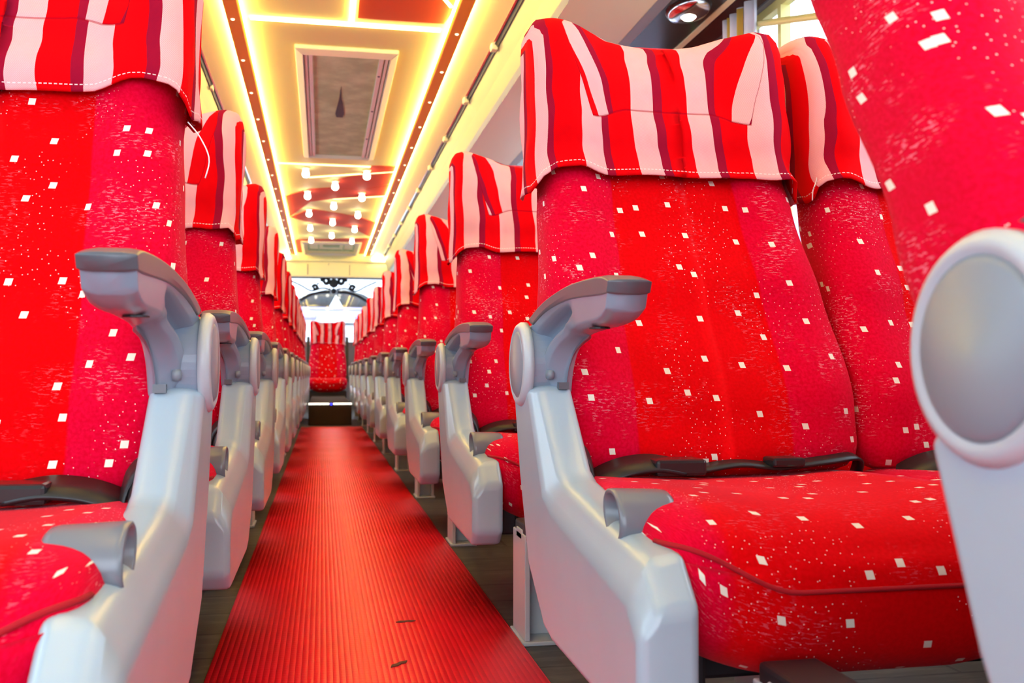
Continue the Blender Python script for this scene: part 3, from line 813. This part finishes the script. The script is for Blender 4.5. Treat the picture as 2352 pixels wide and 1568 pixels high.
    MB().tube([(gap + .004, -.43, .20), (gap + .004, -.43, .13)], .005, 8).build('recline_rod', M['chrome'], root, smooth=True, **mr)
    for x0, y0 in ((.062, .17 if mirror else .27), (gap + .20, -.16), (gap + .60, -.16)):
        lg = MB().box(x0, x0 + .008, y0 - .045, y0 + .045, 0.006, .16).box(x0 + .045, x0 + .053, y0 - .045, y0 + .045, 0.006, .16).box(x0 + .008, x0 + .045, y0 - .006, y0 + .006, .006, .16).box(x0 - .004, x0 + .057, y0 - .05, y0 + .05, 0, .006).box(x0, x0 + .05, y0 - .02, y0 + .02, .150, .165)
        lg.build('leg', M['leg'], root, bevel=.0015, **mr)
    return root

ORD = ['first', 'second', 'third', 'fourth', 'fifth', 'sixth', 'seventh', 'eighth', 'ninth', 'tenth', 'eleventh', 'twelfth', 'thirteenth']
RIGHT = [(.272, .407), (.232, 1.180), (.235, 2.010), (.238, 2.88), (.238, 3.75), (.238, 4.60), (.238, 5.45), (.238, 6.30), (.238, 7.15), (.238, 8.0), (.238, 8.85)]
LEFT = [(-.111, 1.062), (-.112, 1.755), (-.112, 2.48), (-.112, 3.22), (-.112, 3.95), (-.112, 4.68), (-.112, 5.41), (-.112, 6.14), (-.112, 6.87), (-.112, 7.60), (-.112, 8.33), (-.112, 9.06)]
pr = make_seat(False, .038, 11)
pl = make_seat(True, .030, 31)
for side, proto, places in (('right', pr, RIGHT), ('left', pl, LEFT)):
    for i, (x, y) in enumerate(places):
        o = proto if i == 0 else copy_tree(proto)
        o.location = (x, y, 0)
        if side == 'right':
            lab = ['red double coach seat cut by the right photo edge, blurred big grey armrest disc', 'red double coach seat with striped headrests, largest whole one right of the aisle'][i] if i < 2 else 'red double coach seat right of the aisle, %s row counted from the photo\'s right edge' % ORD[i]
        else:
            lab = 'red double coach seat cut by the left photo edge, headrest cover out of frame' if i == 0 else 'red double coach seat left of the aisle, %s row counted from the photo\'s left edge' % ORD[i]
        tag(o, lab, 'coach seat', 'double coach seats on the %s of the aisle' % side)

# the nearest right back is reclined a little further; the nearest left one wears a shorter cover
def only(root, nm): return [c for c in root.children if c.name.split('.')[0] == nm]
for nm in ('backrest', 'headrest_cover'):
    for c in only(pr, nm):
        a_ = R(-9); p_ = Vector((0, -.06, .30)); Rm = Matrix.Rotation(a_, 4, 'X')
        c.matrix_basis = Matrix.Translation((.0, 0, 0)) @ Matrix.Translation(p_) @ Rm @ Matrix.Translation(-p_)
for k_, c in enumerate(only(pr, 'headrest_cover')):
    n_ = make_cover(.038 + .19 + .388 * k_, False, pr, 61 + k_, H0=.74)
    c.data = n_.data; bpy.data.objects.remove(n_)
for k_, c in enumerate(only(pl, 'headrest_cover')):
    n_ = make_cover(.030 + .19 + .388 * k_, True, pl, 51 + k_, H0=.695)
    c.data = n_.data; bpy.data.objects.remove(n_)

# rear centre seat
rs = empty('rear_centre_seat', (-.133, 10.40, 0)); tag(rs, 'single red centre seat facing down the aisle at the far end', 'coach seat')
make_back(.19, False, rs); make_cover(.19, False, rs, 77); make_cushion(.19, False, rs)
MB().box(.0, .38, -.40, -.05, 0, .16).build('plinth', M['dark'], rs, bevel=.01)
for ch in rs.children: ch.location.z += .06
for dx in (-.012, .392):
    MB().strip([(dx, -.02, .30), (dx, .07, .62), (dx, .10, .78)], .03, .003, (1, 0, 0)).build('seat_belt', M['belt'], rs)

# loose threads on the covers
def thread(parent, pts, mirror=False):
    MB().tube(spline(pts, 14), .0008, 5).build('loose_thread', M['thread'], parent, smooth=True, mirror=mirror)

def put_thread(root, k, pts):
    c = only(root, 'headrest_cover')[k]; L = root.location
    thread(c, [(x - L.x, y - L.y, z - L.z) for x, y, z in pts])
RS = [o for o in COL.objects if o.name.startswith('double_coach_seat') and o.location.x > 0 and abs(o.location.y - 1.18) < .01][0]
put_thread(RS, 1, [(.672, 1.232, .672), (.666, 1.225, .662), (.660, 1.222, .650), (.659, 1.222, .636)])
put_thread(pl, 0, [(-.150, 1.135, .682), (-.136, 1.130, .664), (-.126, 1.128, .640), (-.130, 1.128, .618)])
# scraps on the runner
for (x, y, s_, rz, lab) in ((.133, 1.56, .016, .5, 'small dry brown scrap lying on the red runner by the right row'), (.105, 1.335, .018, 1.2, 'thin dark torn scrap on the runner at the bottom edge')):
    pts = [(0, -1), (.25, -.4), (.18, .1), (.3, .5), (0, 1), (-.2, .4), (-.1, -.2), (-.28, -.5)]
    c_, s2 = math.cos(rz + 1.2), math.sin(rz + 1.2)
    P = [((px * c_ - py * s2) * s_ + x, (px * s2 + py * c_) * s_ + y) for px, py in pts]
    zt = cz(y)
    tag(MB().prism([(a, b, zt + .0002) for a, b in P], [(a, b, zt + .0016) for a, b in P]).build('paper_scrap', M['leaf']), lab, 'scrap')
